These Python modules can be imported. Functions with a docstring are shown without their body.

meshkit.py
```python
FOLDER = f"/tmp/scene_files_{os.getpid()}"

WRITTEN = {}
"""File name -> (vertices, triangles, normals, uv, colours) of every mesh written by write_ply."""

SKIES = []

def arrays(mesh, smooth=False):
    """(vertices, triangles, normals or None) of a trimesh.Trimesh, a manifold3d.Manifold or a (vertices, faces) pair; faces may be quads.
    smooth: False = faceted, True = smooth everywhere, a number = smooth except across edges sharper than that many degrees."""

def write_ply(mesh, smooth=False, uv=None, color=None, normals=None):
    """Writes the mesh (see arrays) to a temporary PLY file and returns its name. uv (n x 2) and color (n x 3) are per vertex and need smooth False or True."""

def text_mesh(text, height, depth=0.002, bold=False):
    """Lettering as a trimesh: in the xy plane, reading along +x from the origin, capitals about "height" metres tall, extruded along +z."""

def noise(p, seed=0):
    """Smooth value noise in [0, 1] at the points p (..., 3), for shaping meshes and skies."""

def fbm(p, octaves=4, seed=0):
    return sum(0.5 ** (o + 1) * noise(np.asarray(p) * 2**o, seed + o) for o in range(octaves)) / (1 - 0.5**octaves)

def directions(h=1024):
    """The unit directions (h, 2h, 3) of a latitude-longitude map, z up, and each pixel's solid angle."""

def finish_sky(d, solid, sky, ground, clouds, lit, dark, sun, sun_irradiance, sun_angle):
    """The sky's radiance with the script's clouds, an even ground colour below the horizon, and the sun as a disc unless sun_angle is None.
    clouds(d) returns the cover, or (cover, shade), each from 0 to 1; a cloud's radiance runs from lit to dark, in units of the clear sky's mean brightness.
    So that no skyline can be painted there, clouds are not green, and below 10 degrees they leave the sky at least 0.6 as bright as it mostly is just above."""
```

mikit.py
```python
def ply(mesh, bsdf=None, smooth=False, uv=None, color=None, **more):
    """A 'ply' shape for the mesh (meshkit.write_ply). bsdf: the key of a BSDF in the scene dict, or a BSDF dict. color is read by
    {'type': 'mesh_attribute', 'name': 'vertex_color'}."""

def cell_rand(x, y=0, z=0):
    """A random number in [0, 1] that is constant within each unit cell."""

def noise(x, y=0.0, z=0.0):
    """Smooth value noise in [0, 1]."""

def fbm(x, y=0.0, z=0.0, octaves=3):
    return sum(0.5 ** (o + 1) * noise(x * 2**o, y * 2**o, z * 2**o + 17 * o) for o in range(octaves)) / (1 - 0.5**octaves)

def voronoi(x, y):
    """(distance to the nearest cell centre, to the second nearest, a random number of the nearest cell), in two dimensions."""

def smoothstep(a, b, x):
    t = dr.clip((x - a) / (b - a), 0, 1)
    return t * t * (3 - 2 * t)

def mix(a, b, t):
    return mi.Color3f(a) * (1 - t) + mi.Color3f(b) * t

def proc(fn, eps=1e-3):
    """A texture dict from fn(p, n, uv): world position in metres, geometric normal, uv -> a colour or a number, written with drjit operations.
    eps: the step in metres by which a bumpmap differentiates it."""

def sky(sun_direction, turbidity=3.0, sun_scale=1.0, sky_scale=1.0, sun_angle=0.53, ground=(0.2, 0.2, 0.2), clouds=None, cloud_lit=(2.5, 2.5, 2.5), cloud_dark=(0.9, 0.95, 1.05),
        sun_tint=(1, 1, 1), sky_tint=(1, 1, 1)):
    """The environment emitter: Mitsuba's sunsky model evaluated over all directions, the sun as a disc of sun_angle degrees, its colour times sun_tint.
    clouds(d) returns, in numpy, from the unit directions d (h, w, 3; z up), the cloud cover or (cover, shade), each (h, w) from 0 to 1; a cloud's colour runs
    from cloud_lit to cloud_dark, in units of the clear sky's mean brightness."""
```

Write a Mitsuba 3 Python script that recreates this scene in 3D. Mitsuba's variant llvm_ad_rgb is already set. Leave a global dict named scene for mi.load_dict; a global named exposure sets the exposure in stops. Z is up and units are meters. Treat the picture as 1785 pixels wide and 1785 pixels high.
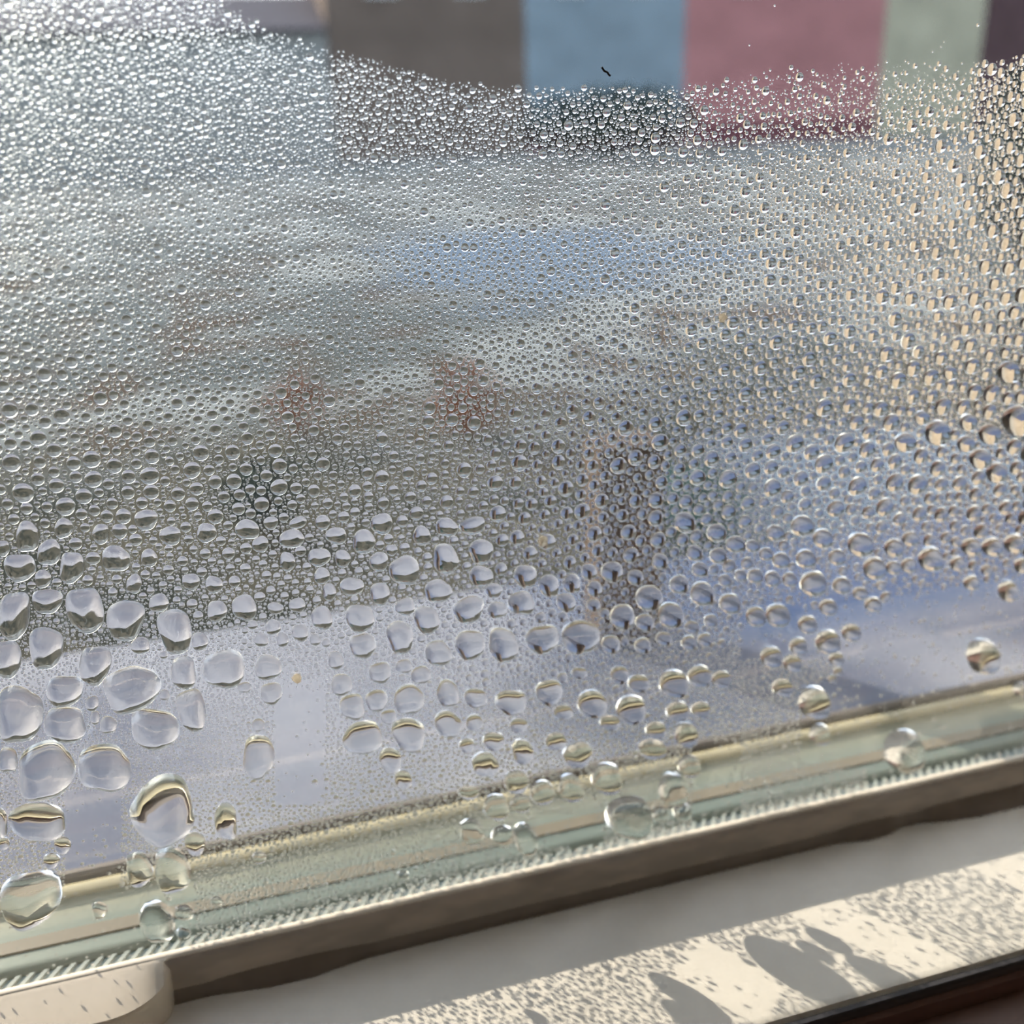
import math, random
import numpy as np, trimesh, drjit as dr, mitsuba as mi, mikit, meshkit
from scipy.ndimage import distance_transform_edt
from scipy.interpolate import RegularGridInterpolator
from scipy.spatial import cKDTree
import shapely
from shapely.geometry import Polygon
T = mi.ScalarTransform4f
scene, labels = {}, {}
rng = np.random.default_rng(7)

# ------------------------------------------------------------------ camera, sky, sun, exposure
FPX, CPX, D = 1720.0, 892.5, 0.42
vp = np.array([(7700 - CPX) / FPX, (CPX + 50) / FPX, 1.0])
AX = vp / np.linalg.norm(vp)
PITCH = math.radians(22)
cz = -math.sin(PITCH); nn = math.hypot(AX[0], AX[1]); uu = np.array([AX[0], AX[1]]) / nn
kk = -cz * AX[2] / nn
ab = kk * uu + math.sqrt(1 - cz * cz - kk * kk) * np.array([-uu[1], uu[0]])
AZ = np.array([ab[0], ab[1], cz]); AY = np.cross(AX, AZ)
M = np.array([AX, AY, AZ])                     # camera (right, up, forward) -> world
def ray(px, py): return M @ np.array([(px - CPX) / FPX, -(py - CPX) / FPX, 1.0])
_d = ray(892, 1520)
EYE = np.array([0.0, -D, -D / _d[1] * _d[2]])
def on_y(px, py, y=0.0): d = ray(px, py); return EYE + d * ((y + D) / d[1])
def on_z(px, py, z): d = ray(px, py); return EYE + d * ((z - EYE[2]) / d[2])
def to_px(P):
    q = (np.asarray(P) - EYE) @ M
    return CPX + FPX * q[..., 0] / q[..., 2], CPX - FPX * q[..., 1] / q[..., 2], q[..., 2]
fwd, up = M[:, 2], M[:, 1]
scene['camera'] = {'type': 'thinlens', 'fov': 2 * math.degrees(math.atan(CPX / FPX)), 'fov_axis': 'x', 'near_clip': 0.01, 'far_clip': 500.0,
    'aperture_radius': 0.0034, 'focus_distance': 0.43,
    'to_world': T().look_at(origin=EYE.tolist(), target=(EYE + fwd).tolist(), up=up.tolist())}
SUN_EL = math.radians(24)
SUN = np.array([-0.57 * math.cos(SUN_EL), 0.82 * math.cos(SUN_EL), math.sin(SUN_EL)])
def clouds(d):
    p = d / (np.abs(d[..., 2:3]) + 0.25)
    n = meshkit.fbm(p * 1.3 + 4.0, 4, 3)
    return np.clip((n - 0.42) * 4.0, 0, 1), np.clip((n - 0.62) * 2.5, 0, 1)
scene['sky'] = mikit.sky(SUN, turbidity=4.0, sun_scale=1.15, sky_scale=2.1, sun_tint=(.86, 1.0, 1.32), ground=(0.3, 0.32, 0.36), clouds=clouds, cloud_lit=(1.9, 1.95, 2.05), cloud_dark=(0.9, 0.95, 1.05))
exposure = 2.58

# ------------------------------------------------------------------ materials
def rgb(*c): return {'type': 'rgb', 'value': list(c)}
def mat(key, color, rough=0.6, spec=0.4, **kw):
    base = color if isinstance(color, dict) else rgb(*color)
    scene[key] = {'type': 'twosided', 'bsdf': {'type': 'principled', 'base_color': base, 'roughness': rough, 'specular': spec, **kw}}
    return key
scene['water'] = {'type': 'dielectric', 'int_ior': 1.333, 'ext_ior': 1.0}
scene['glass'] = {'type': 'thindielectric', 'int_ior': 1.5, 'ext_ior': 1.0}
def sill_fn(p, n, uv):
    g = mikit.fbm(p.x * 60, p.y * 60, p.z * 60)
    s = mikit.noise(p.x * 900, p.y * 900, p.z * 900)
    return mikit.mix(mi.Color3f(.76, .735, .66), mi.Color3f(.86, .835, .755), g * .7 + s * .3)
def sill_bump(p, n, uv): return mikit.fbm(p.x * 90, p.y * 110, p.z * 90) * .6 + mikit.noise(p.x * 700, p.y * 700) * .12
scene['sill_paint'] = {'type': 'twosided', 'bsdf': {'type': 'bumpmap', 'tex': mikit.proc(sill_bump, eps=6e-4), 'scale': 0.00003,
    'bsdf': {'type': 'principled', 'base_color': mikit.proc(sill_fn), 'roughness': .45, 'specular': .4}}}
def bead_fn(p, n, uv):
    g = mikit.fbm(p.x * 40, p.y * 40, p.z * 90)
    return mikit.mix(mi.Color3f(.44, .39, .345), mi.Color3f(.60, .52, .45), mikit.smoothstep(.3, .75, g))
mat('bead_plastic', mikit.proc(bead_fn), .42)
mat('bead_lit_plastic', (.80, .72, .60), .4)  # lit copy of the bead plastic: sunlight put into a paler colour
mat('sealant', mikit.proc(lambda p, n, uv: mikit.mix(mi.Color3f(.22, .185, .155), mi.Color3f(.32, .27, .23), mikit.fbm(p.x * 50, p.y * 50, p.z * 50))), .3)
def oak_fn(p, n, uv):
    g = mikit.fbm(p.x * 6, p.y * 90, p.z * 90)
    return mikit.mix(mi.Color3f(.19, .12, .105), mi.Color3f(.27, .175, .15), g)
mat('dark_wood', mikit.proc(oak_fn), .35)
mat('lip_rubber', (.07, .07, .078), .4)
mat('spacer_metal', mikit.proc(lambda p, n, uv: mikit.mix(mi.Color3f(.145, .185, .155), mi.Color3f(.235, .235, .155), mikit.smoothstep(.030, .056, p.y) * .8 + .2 * mikit.fbm(p.x * 9, p.y * 300, 0.0))), .38, .5, metallic=.15)  # yellower towards the outer pane: sunlit band put into the colour
mat('spacer_highlight', (.40, .36, .22), .3, .5)  # highlight of the rounded edge put into a lighter yellow
mat('spacer_groove', (.165, .145, .10), .5)
mat('butyl', (.17, .15, .13), .6)
mat('rib_base', (.13, .205, .22), .35)
mat('rib_white', (.28, .32, .29), .35)
def ledge_fn(p, n, uv):
    g = mikit.fbm(p.x * 8, p.y * 5, p.z * 3)
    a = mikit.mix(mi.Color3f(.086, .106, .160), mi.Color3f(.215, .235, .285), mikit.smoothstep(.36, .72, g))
    return mikit.mix(a, mi.Color3f(.05, .085, .18), mikit.smoothstep(.18, .25, p.y + (g - .5) * .08) * mikit.smoothstep(.15, .35, p.x) * .9)  # far right zone made bluer: blue shade put into the colour
mat('ledge_stone', mikit.proc(ledge_fn), .6, .15)
GZ = -1.2
GB = on_z(1560, 830, GZ), on_z(960, 440, GZ)
LEDGE = float(on_z(50, 1150, -.028)[1])
def ground_fn(p, n, uv):
    g = mikit.fbm(p.x * .9, p.y * .9, 2.0, octaves=4)
    h = mikit.fbm(p.x * 2.3, p.y * 2.3, 7.0)
    a = mikit.mix(mi.Color3f(.07, .083, .085), mi.Color3f(.19, .205, .20), mikit.smoothstep(.30, .70, g))
    a = mikit.mix(a, mi.Color3f(.06, .045, .035), mikit.smoothstep(.58, .70, h))
    bed = mikit.mix(mi.Color3f(.022, .026, .022), mi.Color3f(.06, .058, .045), mikit.smoothstep(.35, .7, h))
    a = mikit.mix(bed, a, mikit.smoothstep(4.0, 6.5, p.y + (g - .5) * 4))          # dark planting bed near the house
    for c, rx, ry in ((GB[0], 1.0, .9), (GB[1], 2.4, 4.0)):          # bluer patches: the blue of shaded frost put into the colour
        d = dr.sqrt(dr.square((p.x - float(c[0])) / rx) + dr.square((p.y - float(c[1])) / ry)) + (g - .5) * .9
        a = mikit.mix(mi.Color3f(.10, .135, .18), a, mikit.smoothstep(.55, 1.15, d))
    return a
mat('ground_snow', mikit.proc(ground_fn), .95, .03)
mat('wall_plaster', (.62, .58, .52), .8)
mat('wall_render', (.55, .50, .42), .85)
mat('floor_wood', (.22, .14, .09), .5)
mat('frame_white', (.75, .74, .70), .4)
mat('tan_render', (.40, .335, .255), .85)
def plain(key, c): return mat(key, mikit.proc(lambda p, n, uv, c=c: mi.Color3f(*c) * (.8 + .4 * mikit.fbm(p.x * .9, p.y * .9, p.z * .9))), .9, .1)
for k, c in dict(house_brown=(.175, .135, .11), house_blue=(.25, .315, .355), house_pink=(.44, .20, .195), house_cream=(.46, .43, .31), house_grey=(.31, .31, .29), house_dark=(.10, .06, .065)).items(): plain(k, c)
mat('roof_slate', (.10, .09, .10), .7)
mat('maroon_base', (.16, .05, .06), .8)
mat('window_dark', (.05, .06, .08), .15)
mat('post_wood', mikit.proc(lambda p, n, uv: mikit.mix(mi.Color3f(.055, .036, .024), mi.Color3f(.10, .066, .045), mikit.fbm(p.x * 90, p.y * 90, p.z * 12))), .7)
scene['leaf_dark'] = {'type': 'twosided', 'bsdf': {'type': 'diffuse', 'reflectance': rgb(.035, .05, .045)}}
scene['leaf_teal'] = {'type': 'twosided', 'bsdf': {'type': 'diffuse', 'reflectance': rgb(.02, .09, .10)}}
scene['leaf_rust'] = {'type': 'twosided', 'bsdf': {'type': 'diffuse', 'reflectance': rgb(.20, .09, .05)}}
mat('bark', (.09, .065, .05), .8)
mat('fibre_black', (.01, .01, .012), .5)
scene['crumb_paint'] = {'type': 'principledthin', 'base_color': rgb(.95, .90, .80), 'roughness': .7, 'diff_trans': 1.0}

# ------------------------------------------------------------------ helpers
def tag(key, label=None, cat=None, group=None, kind=None):
    d = {}
    if label: d['label'] = label
    if cat: d['category'] = cat
    if group: d['group'] = group
    if kind: d['kind'] = kind
    labels[key] = d
def numbered(base):
    if base not in scene: return base
    i = 1
    while f'{base}_{i:03d}' in scene: i += 1
    return f'{base}_{i:03d}'
def add(key, mesh, bsdf, smooth=False):
    key = numbered(key); scene[key] = mikit.ply(mesh, bsdf, smooth=smooth); return key
def box(x0, x1, y0, y1, z0, z1):
    m = trimesh.creation.box((x1 - x0, y1 - y0, z1 - z0)); m.apply_translation(((x0 + x1) / 2, (y0 + y1) / 2, (z0 + z1) / 2)); return m
def cat(ms): return trimesh.util.concatenate(ms)
def extrude_x(profile, x0, x1):
    """profile: (y, z) polygon, swept along x."""
    m = trimesh.creation.extrude_polygon(Polygon(profile), x1 - x0, engine='earcut')
    v = m.vertices; m.vertices = np.stack([v[:, 2] + x0, v[:, 0], v[:, 1]], 1)
    m.fix_normals(); return m
XL, XR, SILL = -0.60, 1.00, -0.025

# ------------------------------------------------------------------ window
tag('window_1', 'double glazed window with condensation on the room side of its lower glass', kind='structure')
def pane(y): return (np.array([[XL, y, -.02], [XR, y, -.02], [XR, y, 1.1], [XL, y, 1.1]]), np.array([[0, 1, 2], [0, 2, 3]]))
YO = 0.073
add('window_1__glass_pane', pane(0.0), 'glass'); add('window_1__glass_pane', pane(YO), 'glass')
# profile of the spacer bar between the panes
sp = [(.0105, -.02), (.0105, -.0035), (.0125, -.0015), (.016, -.0008), (.050, -.0008), (.053, .0008), (.057, .0024), (.061, .0028), (.0645, .0020), (.067, -.001), (.067, -.02)]
add('window_1__spacer_bar', extrude_x(sp, XL, XR), 'spacer_metal', 40)
tag('window_1__spacer_bar', 'olive metal spacer bar between the panes')
add('window_1__spacer_bar__ridge', extrude_x([(.0545, .0015), (.0555, .0030), (.060, .0042), (.0635, .0034), (.065, .0015)], XL, XR), 'spacer_highlight', 50)
add('window_1__spacer_bar__groove', extrude_x([(.0230, -.0012), (.0236, .0002), (.0322, .0002), (.0330, -.0012)], XL, XR), 'spacer_groove')
add('window_1__outer_seal', extrude_x([(.0672, -.02), (.0672, .0045), (.0690, .0062), (.0722, .0062), (.0722, -.02)], XL, XR), 'butyl', 40)
add('window_1__rib_strip', extrude_x([(.0012, -.02), (.0012, -.0045), (.0103, -.0045), (.0103, -.02)], XL, XR), 'rib_base')
rib = trimesh.creation.box((.0026, .0088, .0018))
rib.apply_transform(trimesh.transformations.shear_matrix(0.55, [1, 0, 0], [0, 0, 0], [0, 1, 0]))
rb = mikit.ply(rib, 'rib_white')
for i in range(118):
    k = numbered('window_1__rib_strip__rib')
    scene[k] = {**rb, 'to_world': T().translate([-.21 + i * .0065, .0058, -.0038])}
# glazing bead on the room side
bead = [(-.0006, -.032), (-.0006, -.0008), (-.0022, .0004), (-.0045, .0002), (-.0062, -.0016), (-.0074, -.005), (-.0095, -.0235), (-.0095, -.032)]
add('window_1__glazing_bead__top_edge', extrude_x([(-.0006, -.002), (-.0006, .0006), (-.0020, .0011), (-.0040, .0009), (-.0052, -.0002), (-.0052, -.002)], XL, XR), 'bead_lit_plastic', 40)  # pale strip paints the sunlit highlight along the bead top
tag('window_1__glazing_bead__top_edge', 'rounded top edge of the bead, its sunlit highlight put into cream')
XC = on_y(268, 1700, -.012)[0]
add('window_1__glazing_bead', extrude_x(bead, XC, XR), 'bead_plastic', 35)
tag('window_1__glazing_bead', 'grey-brown plastic bead holding the glass')
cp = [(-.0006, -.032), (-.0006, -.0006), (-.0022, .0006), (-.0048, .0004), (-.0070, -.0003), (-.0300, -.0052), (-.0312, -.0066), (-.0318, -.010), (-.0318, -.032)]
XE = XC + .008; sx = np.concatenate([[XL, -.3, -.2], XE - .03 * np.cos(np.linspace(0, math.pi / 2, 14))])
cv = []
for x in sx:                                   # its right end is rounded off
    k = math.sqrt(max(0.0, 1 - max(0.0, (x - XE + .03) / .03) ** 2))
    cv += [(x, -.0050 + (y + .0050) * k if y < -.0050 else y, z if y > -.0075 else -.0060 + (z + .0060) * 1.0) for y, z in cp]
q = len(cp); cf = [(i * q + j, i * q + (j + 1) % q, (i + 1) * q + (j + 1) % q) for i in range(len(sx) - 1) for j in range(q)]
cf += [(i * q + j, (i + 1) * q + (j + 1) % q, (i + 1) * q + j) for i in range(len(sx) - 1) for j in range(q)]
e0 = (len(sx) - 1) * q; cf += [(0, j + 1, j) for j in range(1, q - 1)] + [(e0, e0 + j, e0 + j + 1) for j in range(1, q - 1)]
cm = trimesh.Trimesh(cv, cf, process=False); cm.fix_normals(); add('window_1__lit_bead_end', cm, 'bead_lit_plastic', 35)  # paler and flatter than the bead, to show sunlight on this end
tag('window_1__lit_bead_end', 'left length of bead, sunlight on it put into a paler cream')
# wavy sealant smear along the foot of the bead
edge_px = [(240, 1742), (277, 1741), (353, 1738), (400, 1732), (470, 1722), (544, 1705), (590, 1688), (661, 1664), (699, 1645), (729, 1626), (790, 1616), (850, 1607), (931, 1585), (1018, 1561), (1108, 1553), (1190, 1531), (1245, 1513), (1300, 1497), (1400, 1477), (1470, 1470), (1517, 1466), (1550, 1456), (1566, 1446), (1582, 1437), (1650, 1433), (1707, 1425), (1785, 1406), (1900, 1385), (2050, 1352)]
ep = np.array([on_z(x, y, SILL) for x, y in edge_px])
xs = np.linspace(ep[0, 0], ep[-1, 0], 260); ye = np.minimum(np.interp(xs, ep[:, 0], ep[:, 1]), -.0112)
vv, ff = [], []
prof = [(0.0, -.0150), (0.0, -.0105), (.35, .0040 - .0125), (.8, .0016), (1.0, -.004)]
for x, y in zip(xs, ye):
    y0 = -.0080
    vv += [(x, y0, SILL - .004), (x, y0, -.0150), (x, y0 + (y - y0) * .55, -.0205), (x, y0 + (y - y0) * .88, SILL + .0016), (x, y, SILL - .0004), (x, y, SILL - .004)]
for i in range(len(xs) - 1):
    for j in range(6):
        a, b = i * 6 + j, i * 6 + (j + 1) % 6
        ff += [(a, b, b + 6), (a, b + 6, a + 6)]
n0 = len(xs) * 6 - 6
for j in range(1, 5): ff += [(0, j + 1, j), (n0, n0 + j, n0 + j + 1)]
sm = trimesh.Trimesh(vv, ff, process=False); sm.fix_normals()
add('window_1__sealant', sm, 'sealant', 50); tag('window_1__sealant', 'dark wavy smear of sealant along the foot of the bead')
# inner sill
add('window_1__sill', extrude_x([(-.001, -.045), (-.001, SILL), (-.107, SILL), (-.1105, SILL - .0008), (-.1125, SILL - .0028), (-.1125, -.045)], XL, XR), 'sill_paint', 30)
tag('window_1__sill', 'cream white inner sill with low sun and drop shadows on it')
add('window_1__sill__edge_strip', extrude_x([(-.1126, -.045), (-.1126, SILL - .0022), (-.1150, SILL - .0024), (-.1166, SILL - .0040), (-.1170, SILL - .0065), (-.1170, -.045)], XL, XR), 'lip_rubber', 40)
tag('window_1__sill__edge_strip', 'black rounded strip along the front of the sill')
add('trim_1', extrude_x([(-.1171, -.07), (-.1171, SILL - .0068), (-.1195, SILL - .0085), (-.1205, -.0425), (-.25, -.0425), (-.255, -.046), (-.255, -.07)], XL - .1, XR + .1), 'dark_wood', 30)
tag('trim_1', 'dark brown wooden board in front of and below the white sill', kind='structure')
# frame round the glass, outer sill
add('window_1__frame', cat([box(XL - .06, XL + .012, -.03, .10, -.03, 1.16), box(XR - .012, XR + .06, -.03, .10, -.03, 1.16), box(XL, XR, -.03, .10, 1.09, 1.16)]), 'frame_white')
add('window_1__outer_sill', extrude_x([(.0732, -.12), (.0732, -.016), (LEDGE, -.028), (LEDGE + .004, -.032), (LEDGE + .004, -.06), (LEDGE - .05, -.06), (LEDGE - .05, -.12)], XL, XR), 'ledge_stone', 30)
tag('window_1__outer_sill', 'pale blue-grey sill outside the glass')

# ------------------------------------------------------------------ room and outer wall
GZ = -1.2
def struct(key, mesh, m, label): scene[key] = mikit.ply(mesh, m); tag(key, label, kind='structure')
struct('wall_front', cat([box(-2.2, XL - .05, -.14, .24, GZ, 4.5), box(XR + .05, 2.7, -.14, .24, GZ, 4.5), box(XL - .05, XR + .05, -.14, .24, 1.15, 4.5), box(XL - .05, XR + .05, -.098, .238, GZ, -.121)]), 'wall_plaster', 'plaster wall that holds the window')
struct('wall_left', box(-2.2, -2.1, -4.0, -.14, GZ, 1.6), 'wall_plaster', 'plain plaster wall at the left of the room')
struct('wall_right', box(2.6, 2.7, -4.0, -.14, GZ, 1.6), 'wall_plaster', 'plain plaster wall at the right of the room')
struct('wall_back', box(-2.2, 2.7, -4.1, -4.0, GZ, 1.6), 'wall_plaster', 'plain plaster wall behind the camera')
struct('floor', box(-2.2, 2.7, -4.1, -.14, GZ - .1, GZ + .3), 'floor_wood', 'brown wooden floor of the room')
struct('ceiling', box(-2.2, 2.7, -4.1, -.14, 1.6, 1.7), 'wall_plaster', 'pale ceiling of the room')
gx = np.array([[-90, .24, GZ], [90, .24, GZ], [90, 150, GZ], [-90, 150, GZ]], float)
scene['ground'] = mikit.ply((gx, np.array([[0, 1, 2], [0, 2, 3]])), 'ground_snow'); tag('ground', 'blue-grey frosty ground outside the window', kind='structure')

# ------------------------------------------------------------------ outside: houses, wall, shrubs, post
YH = on_z(1050, 262, GZ)[1]
def at_house(px): return on_y(px, 120, YH)[0]
def house(wallmat, px0, px1, label, hgt=7.2, basemat=None, door=True, dy=0.0, depth=7.0):
    x0, x1, y = at_house(px0), at_house(px1), YH + dy
    k = numbered('house') if 'house__wall' not in scene else None
    i = len([q for q in labels if q == 'house' or q.startswith('house_')])
    key = 'house' if i == 0 else f'house_{i:03d}'
    tag(key, label, 'house', 'houses across the way')
    scene[key + '__wall'] = mikit.ply(box(x0, x1, y, y + depth, GZ, GZ + hgt), wallmat)
    xm, ov = (x0 + x1) / 2, .12
    rf = Polygon([(y - .35, GZ + hgt - .12), (y - .35, GZ + hgt), (y + depth / 2, GZ + hgt + 1.5), (y + depth + .35, GZ + hgt), (y + depth + .35, GZ + hgt - .12)])
    scene[key + '__roof'] = mikit.ply(extrude_x(list(rf.exterior.coords)[:-1], x0, x1), 'roof_slate')
    if basemat: scene[key + '__plinth'] = mikit.ply(box(x0, x1, y - .12, y - .001, GZ, GZ + .9), basemat)
    for j, (fx, fz) in enumerate([(.28, 6.35), (.72, 6.35)]):
        wk = key + '__window' + (f'_{j:03d}' if j else '')
        cx = x0 + fx * (x1 - x0)
        scene[wk] = mikit.ply(cat([box(cx - .62, cx - .52, y - .08, y + .01, GZ + fz - .5, GZ + fz + .5), box(cx + .52, cx + .62, y - .08, y + .01, GZ + fz - .5, GZ + fz + .5), box(cx - .52, cx + .52, y - .08, y + .01, GZ + fz + .4, GZ + fz + .5), box(cx - .52, cx + .52, y - .08, y + .01, GZ + fz - .5, GZ + fz - .4)]), 'frame_white')
        scene[wk + '__pane'] = mikit.ply(box(cx - .52, cx + .52, y - .03, y - .002, GZ + fz - .4, GZ + fz + .4), 'window_dark')
    return key
house('house_grey', -1500, 574, 'long pale grey house beyond the glass, left of the brown one', hgt=4.8)
house('house_brown', 575, 917, 'blurred dark brown house beyond the glass at top centre-left')
house('house_blue', 917, 1192, 'blurred blue-grey house beyond the glass between the brown and the pink', basemat='maroon_base')
house('house_pink', 1192, 1535, 'blurred pink-red house beyond the glass, right of the blue one', basemat='maroon_base')
house('house_cream', 1535, 1705, 'blurred cream house beyond the glass, right of the pink one')
house('house_dark', 1705, 2250, 'blurred dark house in the top right corner beyond the glass')
gw = box(1.62, 1.87, .27, 1.06, GZ, 1.6)
scene['garden_wall__face'] = mikit.ply(gw, 'tan_render'); tag('garden_wall', 'sunlit tan garden wall outside to the right, seen as a warm tint in the right-hand drops', 'wall')
scene['garden_wall__coping'] = mikit.ply(box(1.60, 1.91, .26, 1.07, 1.6, 1.68), 'wall_render')

def leaf_cloud(center, rad, n, size, seed):
    r = np.random.default_rng(seed)
    d = r.normal(size=(n, 3)); d /= np.linalg.norm(d, axis=1, keepdims=True)
    p = np.array(center) + d * (r.random((n, 1)) ** .45) * np.array(rad)
    a = r.normal(size=(n, 3)); a /= np.linalg.norm(a, axis=1, keepdims=True)
    b = np.cross(a, r.normal(size=(n, 3))); b /= np.linalg.norm(b, axis=1, keepdims=True)
    s = size * (.6 + .8 * r.random((n, 1)))
    v = np.stack([p - a * s, p + b * s * .42, p + a * s, p - b * s * .42], 1).reshape(-1, 3)
    i = np.arange(n)[:, None] * 4
    return v, np.vstack([i + [0, 1, 2], i + [0, 2, 3]])
def shrub(px, py, wpx, hpx, leaf, label, n=900, seed=1):
    """px, py: the foot on the ground."""
    g = on_z(px, py, GZ); dist = to_px(g)[2]
    w, h = wpx * dist / FPX / 2, hpx * dist / FPX / 2
    i = len([q for q in labels if q == 'shrub' or q.startswith('shrub_')]); key = 'shrub' if i == 0 else f'shrub_{i:03d}'
    tag(key, label, 'shrub', 'shrubs outside the window')
    scene[key + '__foliage'] = mikit.ply(leaf_cloud((g[0], g[1], GZ + h * 1.1), (w, w, h), n, min(w, h) * .16, seed), leaf); tag(key + '__foliage', kind='stuff')
    st = trimesh.creation.cylinder(.03 * h + .01, h, sections=8); st.apply_translation((g[0], g[1], GZ + h / 2)); scene[key + '__stem'] = mikit.ply(st, 'bark', smooth=40)
shrub(500, 268, 190, 190, 'leaf_dark', 'dark blurred shrub in front of the brown house', seed=3)
shrub(1060, 285, 330, 120, 'leaf_dark', 'low dark blurred shrub in front of the blue house', seed=4, n=1400)
shrub(1775, 460, 190, 330, 'leaf_dark', 'tall dark blurred shrub at the right edge of the view', seed=5, n=1400)
shrub(1180, 960, 240, 150, 'leaf_teal', 'dark teal shrub close outside, showing between drops right of centre', seed=6, n=700)
shrub(815, 760, 150, 130, 'leaf_rust', 'rust-brown shrub outside, showing between drops at the centre', seed=8, n=350)
shrub(520, 760, 130, 110, 'leaf_rust', 'rust-brown shrub outside, showing between drops left of centre', seed=9, n=300)
shrub(470, 930, 150, 130, 'leaf_dark', 'dark grey shrub outside behind the left drops', seed=10, n=400)
pb = on_z(1100, 1120, -.022)
pm = box(pb[0] - .027, pb[0] + .027, pb[1], pb[1] + .04, -.034, .15)
scene['wooden_post'] = mikit.ply(pm, 'post_wood'); tag('wooden_post', 'short dark wooden post standing on the pale outer sill behind the central drops', 'post')

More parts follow.
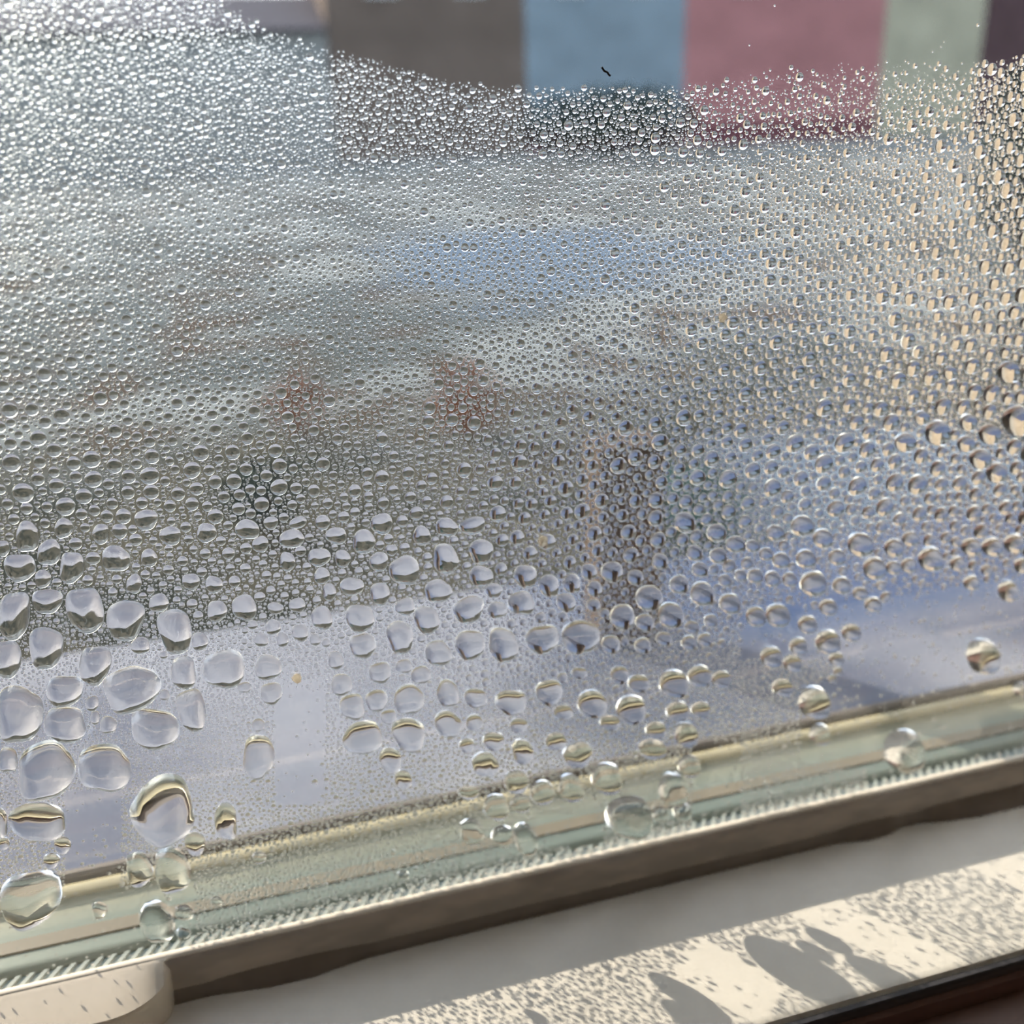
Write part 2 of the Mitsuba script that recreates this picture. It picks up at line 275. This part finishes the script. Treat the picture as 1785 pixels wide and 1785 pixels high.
# ------------------------------------------------------------------ water drops
GAP = 0.0004          # the drops' flat backs stand this far off the pane's sheet
def cap_mesh(outline, z_rel, height, rings, sag=0.0, puddle=False):
    """outline: (n, 2) points (x, z) about the centre; a closed lens with a flat back, bulging towards the room (-y)."""
    n = len(outline); R = (1 + height * height) / (2 * height)
    rho = np.sin(np.linspace(0, math.pi / 2, rings + 1))[1:]
    rho[-1] = 1.0
    vs = [np.zeros((1, 3))]; rmean = np.sqrt((outline ** 2).sum(1)).mean()
    hs = (lambda q: height * rmean * np.maximum(1 - q ** 2.5, 0) ** .55) if puddle else (lambda q: (np.sqrt(np.maximum(R * R - q * q, 0)) - (R - height)) * rmean)
    cen = np.array([0.0, -sag * rmean])
    vs[0][0] = (cen[0], -GAP - hs(0.0), cen[1])
    for q in rho:
        p = outline * q + cen * (1 - q * q)
        vs.append(np.stack([p[:, 0], np.full(n, -GAP - hs(q) - (1e-5 if q == 1 else 0)), p[:, 1]], 1))
    v = np.vstack(vs); f = []
    i = np.arange(n); j = (i + 1) % n
    f.append(np.stack([np.zeros(n, int), 1 + i, 1 + j], 1))
    for k in range(rings - 1):
        a, b = 1 + k * n, 1 + (k + 1) * n
        f += [np.stack([a + i, b + i, b + j], 1), np.stack([a + i, b + j, a + j], 1)]
    m = len(v); back = v[-n:].copy()
    v = np.vstack([v, back]); kx = np.arange(1, n - 1)
    f.append(np.stack([np.full(n - 2, m), m + kx + 1, m + kx], 1))
    return v, np.vstack(f)

HAND = """25 1071 55 83 0|83 1046 50 43 0|149 1061 62 80 12|219 1079 62 72 -8|305 1098 54 82 14|80 1127 56 75 0|12 1146 50 66 0|166 1157 68 92 -12|245 1124 44 38 15|229 1199 96 74 25
320 1171 52 60 0|391 1164 70 66 0|113 1202 76 56 0|33 1242 78 98 0|114 1260 74 58 0|269 1267 82 68 0|334 1235 52 68 10|14 1322 48 64 0|80 1340 104 90 15|182 1335 90 78 0
111 920 32 35 0|48 935 42 50 0|176 930 30 34 0|209 925 26 26 0|86 962 40 44 0|35 988 56 46 10|125 988 42 54 0|75 1008 30 30 0|202 973 50 42 0|234 1017 28 32 0|277 1050 34 32 0|260 972 30 30 0
297 933 36 34 0|360 928 36 32 0|431 922 42 34 0|378 1064 34 38 0|426 1058 44 44 0|348 1117 30 36 0|333 1013 30 30 0|373 1018 30 30 0|5 955 34 36 0|426 1197 26 18 0|287 1210 24 22 0|161 1225 24 26 0|166 1250 22 28 0|189 1262 32 28 0|141 1293 28 18 0|255 905 42 34 0
285 1409 112 108 32|67 1428 96 60 0|0 1432 34 62 0|109 1471 36 34 0|90 1498 30 24 0|394 1429 38 62 0|340 1468 36 40 0|54 1561 106 88 15|242 1512 54 74 20|300 1513 66 70 10|174 1584 28 28 0|274 1602 60 66 10|321 1588 34 24 0|320 1627 32 26 0|378 1569 22 16 0|6 1469 28 26 0
472 911 26 22 0|519 910 36 20 15|454 948 32 32 0|508 938 46 30 10|634 943 40 40 0|586 933 36 30 0|665 912 40 34 0|778 918 38 32 0|735 933 32 32 0|823 915 44 30 15|682 958 30 30 0|776 973 46 50 10|838 960 44 40 15
501 978 28 32 0|556 970 40 30 0|597 973 28 30 0|660 978 34 32 0|705 993 50 52 0|561 1003 28 28 0|613 1021 42 30 10|574 1031 24 30 0|662 1034 36 38 0|763 1029 48 38 15|838 1003 40 36 0|706 1056 44 40 0|816 1061 56 42 20|743 1079 46 46 15|561 1076 38 40 0|627 1076 52 46 15
518 1054 28 26 0|480 1059 28 20 0|523 1102 28 30 0|476 1092 28 26 0|455 1114 26 24 0|492 1114 24 28 0|549 1114 20 20 0|697 1109 48 54 0|632 1124 44 44 15|818 1122 50 52 15|763 1137 46 42 15|467 1162 50 40 0|585 1150 28 30 0|662 1171 38 36 0|733 1175 34 30 0|704 1160 30 22 0
595 1192 36 38 0|473 1207 38 38 0|656 1219 38 36 0|712 1217 50 52 0|614 1230 46 42 0|780 1207 40 44 0|828 1215 38 34 0|632 1283 66 56 8|712 1278 56 58 0|780 1260 46 44 0|826 1258 28 28 0|450 1316 56 72 0|680 1323 40 42 0|677 1248 28 24 0|450 1262 22 22 0|426 1197 20 20 0|813 1298 26 24 0
702 1357 32 36 0|821 1447 42 42 10|845 1330 46 42 15|816 1379 36 22 0|702 1525 20 18 0|452 1493 24 18 0|876 1122 52 56 0|944 1112 56 48 15|1010 1108 62 58 10|866 1062 46 40 0|908 1050 44 42 0|986 1049 34 32 0|956 1020 36 38 0|915 1003 42 38 0|860 1028 34 28 0|996 1016 32 32 0
883 1026 26 26 0|1036 1026 26 28 0|1066 996 38 36 0|1026 996 28 28 0|1107 1006 28 28 0|1130 1041 46 44 0|1084 1074 42 44 0|1123 1084 32 30 0|1168 1071 44 44 0|1223 1034 42 42 0|1183 1018 34 32 0|1271 1051 36 36 0|1150 978 28 28 0|1210 963 28 28 0|1251 968 30 28 0|1219 992 28 26 0|1281 948 34 30 0|1248 928 34 32 0|1193 910 38 36 0|1263 1011 22 22 0|1290 1002 24 24 0
1034 1054 24 22 0|1064 1122 32 32 0|1120 1124 28 28 0|1088 1117 20 24 0|1156 1112 28 24 0|1200 1119 26 26 0|1228 1114 24 24 0|1238 1081 24 22 0|1205 1092 26 22 0|890 1222 52 44 0|956 1205 48 42 0|1009 1172 26 20 0|980 1180 24 22 0|1079 1175 32 30 0|1112 1190 38 30 0|1031 1225 50 48 0|1099 1235 50 50 15|1173 1190 50 48 0|1218 1177 44 42 0|1256 1182 32 30 0|1180 1238 40 34 0|1220 1235 34 28 0
981 1240 34 24 0|1062 1258 38 26 0|1142 1270 36 28 0|1195 1278 40 42 0|1135 1303 50 32 0|1006 1313 50 42 15|968 1290 36 30 0|903 1263 30 26 0|910 1308 38 42 15|860 1290 36 32 0|899 1360 42 38 0|944 1379 42 40 0|994 1371 44 46 0|1056 1354 54 52 0|1095 1420 80 70 0|1171 1373 48 58 0|1200 1333 40 36 0|907 1398 38 32 0|864 1404 42 46 0|875 1455 40 34 0|915 1460 42 54 15|1150 1417 32 30 0|1188 1414 38 36 0
1710 1141 54 58 0|1572 1305 64 74 0|1417 1222 54 54 0|1427 1278 34 36 0|1441 1117 42 40 0|1482 1101 32 30 0|1520 1052 28 26 0|1456 1147 28 28 0|1406 1087 32 30 0|1390 1125 30 30 0|1343 1144 36 38 0|1380 1155 32 30 0|1362 1196 36 32 0|1316 1073 34 34 0|1354 1071 40 40 0|1442 1057 30 28 0|1419 1054 20 20 0|1416 1016 44 44 0|1465 1019 30 30 0|1498 1033 26 22 0|1534 1019 18 16 0|1522 989 38 38 0|1555 988 24 24 0|1582 984 26 26 0|1620 973 42 42 0|1556 954 32 32 0|1585 938 28 26 0|1498 948 44 42 0|1457 970 28 28 0|1403 973 34 32 0|1360 976 30 28 0|1334 965 28 28 0|1311 951 30 28 0|1433 938 34 34 0|1397 916 40 36 0|1350 928 30 28 0|1315 1003 26 26 0|1345 1008 26 28 0|1375 1009 24 26 0
1665 943 26 26 0|1690 952 32 32 0|1727 952 34 34 0|1765 946 34 34 0|1667 981 26 26 0|1691 1014 26 26 0|1754 1028 32 36 0|1778 984 24 28 0|1737 973 22 22 0|1777 1200 26 26 0|1459 1169 16 16 0|1449 1182 15 15 0|1718 992 20 18 0|1770 732 48 54 0|1723 756 38 36 0|1632 754 42 44 0|1576 771 36 34 0|1686 736 30 30 0|1682 773 30 30 0|1706 799 36 36 0|1734 823 34 36 0|1756 648 36 40 0|1655 650 24 24 0|1606 728 26 26 0"""
hand = []
for row in HAND.replace('\n', '|').split('|'):
    cx, cy, w, h, t = map(float, row.split()); hand.append((cx, cy, w, h, t))
hand.sort(key=lambda q: -q[2] * q[3])
drops = []           # dict(c=(x,z), out=(n,2), px, py, area)
polys = []
for i, (cx, cy, w, h, t) in enumerate(hand):
    r = np.random.default_rng(1000 + i); n = 40
    th = np.arange(n) * 2 * math.pi / n
    big = w * h > 1700
    e = 2.5 if (big and cx < 420) else 2.15
    ex = np.sign(np.cos(th)) * np.abs(np.cos(th)) ** (2 / e) * w / 2
    ey = np.sign(np.sin(th)) * np.abs(np.sin(th)) ** (2 / e) * h / 2
    wob = (1.3 if cx < 1020 else .5) * (1.0 if big else .8)
    k = 1 + wob * (.045 * np.sin(2 * th + r.random() * 6.3) + .04 * np.sin(3 * th + r.random() * 6.3) + .02 * np.sin(5 * th + r.random() * 6.3))
    ex, ey = ex * k, ey * k
    a = math.radians(t); qx, qy = ex * math.cos(a) + ey * math.sin(a), -ex * math.sin(a) + ey * math.cos(a)
    pts = np.array([on_y(cx + u, cy + v)[[0, 2]] for u, v in zip(qx, qy)])
    c = pts.mean(0); out = pts - c
    if np.sum(out[:, 0] * np.roll(out[:, 1], -1) - out[:, 1] * np.roll(out[:, 0], -1)) < 0: out = out[::-1]
    ok = False
    for s in np.arange(1.0, .55, -.04):
        pg = Polygon(c + out * s).buffer(0)
        bz = min(p[1] for p in (c + out * s))
        if bz > .0012 and all((abs(c[0] - o['c'][0]) > .08) or pg.distance(q) > .00025 for o, q in zip(drops, polys)): ok = True; break
    if not ok: continue
    out = out * s; polys.append(pg); drops.append(dict(c=c, out=out, px=cx, py=cy, r=math.sqrt(pg.area / math.pi), w=w * s, h=h * s, hand=True))

# random drops between them: radius field (pixels) and cover, over the picture's plane on the glass
gxs = [-400, 0, 300, 600, 900, 1200, 1500, 1785, 2300]
gys = [-300, 0, 100, 200, 300, 450, 600, 750, 850, 950, 1050, 1150, 1300, 1500, 1800]
RF = np.array([
 [4, 4, 4, 3, 3, 4, 4, 5, 5], [4, 4.2, 4, 3, 3, 4, 4, 5, 5], [4, 4.2, 4, 3.6, 3.6, 4.5, 4.5, 6, 6], [4.3, 4.3, 4.2, 4.2, 4.8, 5.6, 5.2, 7.5, 8], [4.3, 4.3, 4.3, 4.3, 4.8, 5.4, 5.6, 8, 8.5],
 [4.7, 4.8, 4.6, 4.3, 4.6, 5.6, 6.6, 8.6, 9], [6.3, 6.3, 5.8, 4.9, 5.2, 7, 8.2, 9.2, 10], [9.5, 9, 7, 6.6, 7.6, 8.8, 10.2, 11, 11], [11, 10.5, 9.5, 8, 9, 10.5, 11, 11, 11], [8, 8, 8, 8, 8.5, 9.5, 9, 9, 9],
 [5.5, 5.5, 5.5, 6, 6, 6, 6, 6, 6], [4, 4, 4, 4, 5, 5, 5, 5, 5], [3.2, 3.2, 3.2, 3.4, 4.2, 4, 3.5, 3, 3], [2.8, 2.8, 2.8, 2.8, 3, 3, 2.6, 2.6, 2.6], [2.6] * 9]).T
rf_i = RegularGridInterpolator((gxs, gys), RF, bounds_error=False, fill_value=None)
TOPX = [-400, 0, 330, 400, 460, 540, 620, 700, 800, 900, 1060, 1190, 1300, 1450, 1560, 1650, 1720, 1785, 2300]
TOPY = [-500, -300, -60, 5, 45, 72, 92, 118, 140, 150, 152, 150, 125, 110, 105, 105, 110, 95, 60]
def cover(px, py):
    top = np.interp(px, TOPX, TOPY); d = np.clip((py - top) / 55, 0, 1)
    sparse = np.where((px > 1230) & (px < 1690), np.interp(py, [60, 200, 330, 420], [.05, .28, .55, 1]), 1.0)
    c = np.where(py < top, 0, .12 + .88 * d) * sparse
    low = np.interp(px, [-400, 0, 300, 430, 600, 900, 1200, 1300, 1400, 1500, 1785, 2300], [1110, 1110, 1105, 1130, 1150, 1230, 1180, 1030, 1000, 985, 960, 940])
    c = np.where(py > low, np.clip(1 - (py - low) / 60, 0, 1), c)
    rb = np.where((px > 1330) & (py > 740), np.interp(py - (1330 - px) * -.05, [740, 860, 990], [1, .62, .25]), 1)
    return c * rb
def micro(px, py):
    """cover of the finest condensation low on the pane"""
    c = np.where((py > 1060), 1.0, 0.0)
    clear = ((px > 478) & (px < 566) & (py < 1402)) | ((px > 112) & (px < 212) & (py > 1376) & (py < 1590)) | ((px > 1455) & (py < 1340)) | ((px > 1395) & (py > 1190) & (py < 1330)) | ((px > 1290) & (px < 1470) & (py < 1150)) | ((px > 1206) & (px < 1292) & (py > 1290)) | ((px > 935) & (px < 1052) & (py > 1418) & (py < 1475)) | (px > 1510) | ((px < 340) & (py > 1590 - .2 * px))
    c = np.where(clear & (py > 900), .02, np.where(clear, .0015, c))
    c = np.where((px > 1300) & ~clear, np.minimum(c, .85), c)
    c = np.where((px > 930) & (px < 1180) & (py > 1130) & (py < 1230), .3, c)
    return np.where((px > 380) & (py > 1240), c * .75, c)
X0, X1, Z1, RES = -.24, .58, .52, .00025
nx, nz = int((X1 - X0) / RES), int(Z1 / RES)
occ = np.ones((nx, nz), bool)
for pg in polys:
    a, b, c2, d2 = pg.bounds
    i0, i1, j0, j1 = max(int((a - X0) / RES), 0), min(int((c2 - X0) / RES) + 2, nx), max(int(b / RES), 0), min(int(d2 / RES) + 2, nz)
    if i1 <= i0 or j1 <= j0: continue
    gx_, gz_ = np.meshgrid(X0 + (np.arange(i0, i1) + .5) * RES, (np.arange(j0, j1) + .5) * RES, indexing='ij')
    occ[i0:i1, j0:j1] &= ~shapely.contains_xy(pg, gx_.ravel(), gz_.ravel()).reshape(gx_.shape)
rand_c, rand_r = [], []
def throw(mult, tries, fn_r, fn_c, seed, jitter=.12):
    r_ = np.random.default_rng(seed)
    edt = distance_transform_edt(occ) * RES
    x, z = X0 + r_.random(tries) * (X1 - X0), .002 + r_.random(tries) * (Z1 - .002)
    px, py, dep = to_px(np.stack([x, x * 0, z], 1))
    ok = (px > -330) & (px < 2150) & (py > -260) & (py < 1800)
    rad = fn_r(px, py) * mult * (1 + jitter * (r_.random(tries) * 2 - 1)) * dep / FPX
    ok &= r_.random(tries) < fn_c(px, py)
    i, j = np.clip(((x - X0) / RES).astype(int), 0, nx - 1), np.clip((z / RES).astype(int), 0, nz - 1)
    ok &= (edt[i, j] > rad + RES * .35) & (z > rad + .0012)
    x, z, rad = x[ok], z[ok], rad[ok]
    if not len(x): return
    tree = cKDTree(np.stack([x, z], 1)); alive = np.ones(len(x), bool)
    pairs = tree.query_pairs(2.05 * rad.max(), output_type='ndarray')
    dd = np.hypot(x[pairs[:, 0]] - x[pairs[:, 1]], z[pairs[:, 0]] - z[pairs[:, 1]])
    pairs = pairs[dd < (rad[pairs[:, 0]] + rad[pairs[:, 1]]) * 1.005 + .00005]
    pairs = np.sort(pairs, 1); pairs = pairs[np.argsort(pairs[:, 1], kind='stable')]
    for a, b in pairs.tolist():           # keep the earlier of two that touch
        if alive[a] and alive[b]: alive[b] = False
    x, z, rad = x[alive], z[alive], rad[alive]
    for a, b, q in zip(x, z, rad):
        i0, i1, j0, j1 = max(int((a - q - X0) / RES) - 1, 0), int((a + q - X0) / RES) + 2, max(int((b - q) / RES) - 1, 0), int((b + q) / RES) + 2
        sub = occ[i0:i1, j0:j1]
        ii, jj = np.ogrid[i0:i0 + sub.shape[0], j0:j0 + sub.shape[1]]
        sub &= ((X0 + (ii + .5) * RES - a) ** 2 + ((jj + .5) * RES - b) ** 2) > q * q
    rand_c.append(np.stack([x, z], 1)); rand_r.append(rad)
rfn = lambda px, py: np.clip(rf_i(np.stack([np.clip(px, -400, 2300), np.clip(py, -300, 1800)], 1)), 2.2, 12)
for s, (m_, n_) in enumerate([(1.65, 2500), (1.3, 8000), (1.05, 30000), (.85, 60000), (.66, 90000), (.5, 140000), (.38, 200000), (.29, 250000), (.22, 250000)]):
    throw(m_, n_, rfn, cover, 50 + s)
mfn = lambda px, py: np.where((px > 380) & (py > 1240), 2.9, 2.6)
for s, (m_, n_) in enumerate([(1.8, 2500), (1.2, 80000), (.95, 160000), (.7, 250000)]): throw(m_, n_, mfn, micro, 80 + s)
RC, RR = np.vstack(rand_c), np.concatenate(rand_r)
px_, py_, dep_ = to_px(np.stack([RC[:, 0], RC[:, 0] * 0, RC[:, 1]], 1))
rpx = RR * FPX / dep_

# the 300 drops that show largest stand alone, the rest is the fine condensation
seen = [d for d in drops]
inside = (px_ > 0) & (px_ < 1785) & (py_ > 0) & (py_ < 1785)
need = max(0, 300 - len(seen))
order = [i for i in np.argsort(-rpx) if inside[i]][:need]
single = set(order)
n = 28; th = np.arange(n) * 2 * math.pi / n
for i in order:
    r = np.random.default_rng(5000 + int(i))
    k = 1 + .03 * np.sin(2 * th + r.random() * 6.3) + .02 * np.sin(3 * th + r.random() * 6.3)
    o = np.stack([np.cos(th), np.sin(th)], 1) * (k / k.max())[:, None] * RR[i]
    drops.append(dict(c=RC[i], out=o, px=px_[i], py=py_[i], r=RR[i], w=2 * rpx[i], h=2 * rpx[i], hand=False))

drops.sort(key=lambda d: -d['w'] * d['h'])
print('drops', len(drops), 'random', len(RR))
for i, d in enumerate(drops):
    r = np.random.default_rng(9000 + i); big = d['w'] * d['h'] > 2200
    flat = big and d['px'] < 430
    v, f = cap_mesh(d['out'], 0, (.86 if flat else .90) + .06 * r.random(), 16 if big else 11, .10 if flat else .06)
    key = 'water_drop' if i == 0 else f'water_drop_{i:03d}'
    scene[key] = mikit.ply((v + [d['c'][0], 0, d['c'][1]], f), 'water', smooth=True); d['key'] = key

# labels of the drops: landmarks by hand, the others by where they stand to the nearest landmark
LAND = [(285, 1409, 'largest water drop of all, low at the left just above the spacer bar', 'the largest drop'),
 (80, 1340, 'big wide water drop at far left, up and left of the largest drop', 'the wide far-left drop'),
 (182, 1335, 'big water drop right of the wide far-left one, above a clear patch', 'the second big far-left drop'),
 (54, 1561, 'big water drop over the spacer bar in the lower left corner', 'the lower left corner drop'),
 (229, 1199, 'long slanting water drop in the middle of the lower left cluster', 'the long slanting drop'),
 (166, 1157, 'tall water drop with a narrow foot, up and left of the long slanting drop', 'the tall narrow-footed drop'),
 (305, 1098, 'tall tilted water drop at the upper right corner of the lower left cluster', 'the tall tilted drop'),
 (25, 1071, 'tall water drop at the left edge, topmost big one of the lower left cluster', 'the topmost left-edge drop'),
 (33, 1242, 'big egg-shaped water drop cut close to the left edge, below the small row', 'the egg-shaped left-edge drop'),
 (391, 1164, 'big round water drop at the right end of the lower left cluster', 'the right-end cluster drop'),
 (274, 1602, 'striped water drop low at left over the spacer bar, nearest above the bead', 'the striped low drop'),
 (450, 1316, 'tall water drop hanging just left of the clear vertical strip', 'the tall clear-strip drop'),
 (632, 1283, 'wide olive-banded water drop right of the clear vertical strip', 'the wide olive-banded drop'),
 (712, 1278, 'round olive-banded water drop, right-hand neighbour of the wide olive-banded one', 'the round olive-banded drop'),
 (627, 1076, 'wide water drop alone in a gap above and right of the clear strip', 'the lone wide drop'),
 (705, 993, 'blocky water drop left of centre, in the row above the wide drop', 'the blocky drop'),
 (830, 900, 'water drop', ''),
 (876, 1122, 'left one of three big water drops in a close row at the centre', 'the left centre-row drop'),
 (944, 1112, 'middle one of three big water drops in a close row at the centre', 'the middle centre-row drop'),
 (1010, 1108, 'right and largest one of three big water drops in a close row at the centre', 'the right centre-row drop'),
 (1168, 1071, 'lower one of two round drops just right of the centre row of three', 'the lower twin drop'),
 (1099, 1235, 'round brown-streaked water drop below the centre row, well above the spacer bar', 'the brown-streaked drop'),
 (1095, 1420, 'large water drop over the spacer bar at centre right, just above the bead', 'the large spacer drop'),
 (1171, 1373, 'tall water drop over the spacer bar, above right of the large spacer drop', 'the tall spacer drop'),
 (1572, 1305, 'lone big water drop at right over the spacer bar, close above the bead', 'the lone big drop at right'),
 (1417, 1222, 'big water drop at right on the upper edge of the spacer bar', 'the spacer-edge drop'),
 (1710, 1141, 'lone water drop at far right just above the spacer bar', 'the lone far-right drop'),
 (1441, 1117, 'round water drop at the left border of the large clear patch at right', 'the clear-patch border drop'),
 (1416, 1016, 'round water drop, largest of those above the left end of the clear patch at right', 'the largest clear-patch drop'),
 (1620, 973, 'round tan-tinted water drop above the middle of the clear patch at right', 'the tan clear-patch drop'),
 (1770, 732, 'large tan-tinted water drop at the right edge, less than half way down', 'the large tan right-edge drop')]
LAND = [q for q in LAND if q[3]]
hd = drops
taken = {}
for x, y, lab, ref in LAND:
    d = min((d for d in hd if d['key'] not in taken), key=lambda d: math.hypot(d['px'] - x, d['py'] - y))
    if math.hypot(d['px'] - x, d['py'] - y) < 6: taken[d['key']] = (d, lab, ref)
for k, (d, lab, ref) in taken.items(): tag(k, lab, 'water drop', 'water drops on the glass')
SECT = ['right of', 'below right of', 'below', 'below left of', 'left of', 'above left of', 'above', 'above right of']
fam = {}
for d in hd:
    if d['key'] in taken: continue
    q, _, ref = min(taken.values(), key=lambda t: math.hypot(t[0]['px'] - d['px'], t[0]['py'] - d['py']))
    a = math.degrees(math.atan2(d['py'] - q['py'], d['px'] - q['px'])) % 360
    fam.setdefault((ref, int((a + 22.5) // 45) % 8), []).append((math.hypot(d['px'] - q['px'], d['py'] - q['py']), d['key'], d))
ORD = ['nearest', 'second nearest', 'third nearest', 'fourth nearest', 'fifth nearest', 'sixth nearest', 'seventh nearest', 'eighth nearest', 'ninth nearest', 'tenth nearest', 'eleventh nearest', 'twelfth nearest', 'thirteenth nearest', 'fourteenth nearest', 'fifteenth nearest', 'sixteenth nearest', 'seventeenth nearest', 'eighteenth nearest']
for (ref, sct), members in fam.items():
    for i, (_, k, d) in enumerate(sorted(members, key=lambda m: m[:2])):
        size = 'large' if d['w'] * d['h'] > 2600 else 'medium' if d['w'] * d['h'] > 1100 else 'small'
        form = 'wide' if d['w'] > 1.22 * d['h'] else 'tall' if d['h'] > 1.22 * d['w'] else 'round'
        tag(k, f'{size} {form} water drop, {ORD[i]} {SECT[sct]} {ref}', 'water drop', 'water drops on the glass')
def soup(C, R, seg, rings, seed):
    r = np.random.default_rng(seed); N = len(R)
    th = np.arange(seg) * 2 * math.pi / seg
    base = np.stack([np.cos(th), np.sin(th)], 1)
    v0, f0 = cap_mesh(base, 0, .92, rings, .04)
    v0 = v0.copy(); v0[:, 1] += GAP
    hsc = .80 + .3 * r.random(N)
    ang = r.random(N) * 6.283; ca, sa = np.cos(ang)[:, None], np.sin(ang)[:, None]
    el = 1 - .12 * r.random(N)
    vx = v0[None, :, 0] * R[:, None]; vz = v0[None, :, 2] * R[:, None]
    X = (vx * ca - vz * sa) * el[:, None]; Z = vx * sa + vz * ca
    Y = v0[None, :, 1] * (R * hsc)[:, None] - GAP
    V = np.stack([X + C[:, None, 0], Y, Z + C[:, None, 1]], -1).reshape(-1, 3)
    F = (f0[None] + (np.arange(N) * len(v0))[:, None, None]).reshape(-1, 3)
    return V, F
keep = np.array([i not in single for i in range(len(RR))])
Vs, Fs, at = [], [], 0
for lo, hi, seg, rings in ((0, 3, 9, 4), (3, 6, 11, 5), (6, 99, 16, 7)):
    q = keep & (rpx >= lo) & (rpx < hi)
    if q.any():
        v, f = soup(RC[q], RR[q], seg, rings, 11); Vs.append(v); Fs.append(f + at); at += len(v)
scene['condensation'] = mikit.ply((np.vstack(Vs), np.vstack(Fs)), 'water', smooth=True)
tag('condensation', 'fine condensation of countless tiny water beads covering most of the glass', 'condensation', kind='stuff')
print('condensation triangles', sum(len(f) for f in Fs))

# ------------------------------------------------------------------ small things on the glass
fp = np.array([on_y(1049 + u, 117 + v, -.0009) for u, v in ((0, 0), (3, 5), (5, 7), (10, 9), (12, 13), (15, 15))])
parts = [trimesh.creation.cylinder(.00045, segment=(a, b), sections=6) for a, b in zip(fp[:-1], fp[1:])]
scene['fibre'] = mikit.ply(cat(parts), 'fibre_black', smooth=60); tag('fibre', 'tiny crooked black fibre stuck on the clear glass below the blue house', 'fibre')
for i, (x, y, rpx_c, lab) in enumerate([(946, 943, 9, 'pale yellow crumb on the glass among the drops right of centre'), (517, 1182, 8, 'pale crumb at the top of the clear vertical strip'), (1259, 553, 8, 'cream crumb among fine beads in the upper right of the glass')]):
    c = on_y(x, y, -.0015); r = rpx_c * to_px(c)[2] / FPX
    m = trimesh.creation.icosphere(2, r); v = m.vertices
    m.vertices = v * (0.65 + .7 * meshkit.noise(v / r * 1.7 + 5 + 3 * i))[:, None] * [1, .5, 1.1] + [c[0], -.0012 - r * .3, c[2]]
    key = 'crumb' if i == 0 else f'crumb_{i:03d}'
    scene[key] = mikit.ply(m, 'crumb_paint', smooth=50); tag(key, lab, 'crumb')
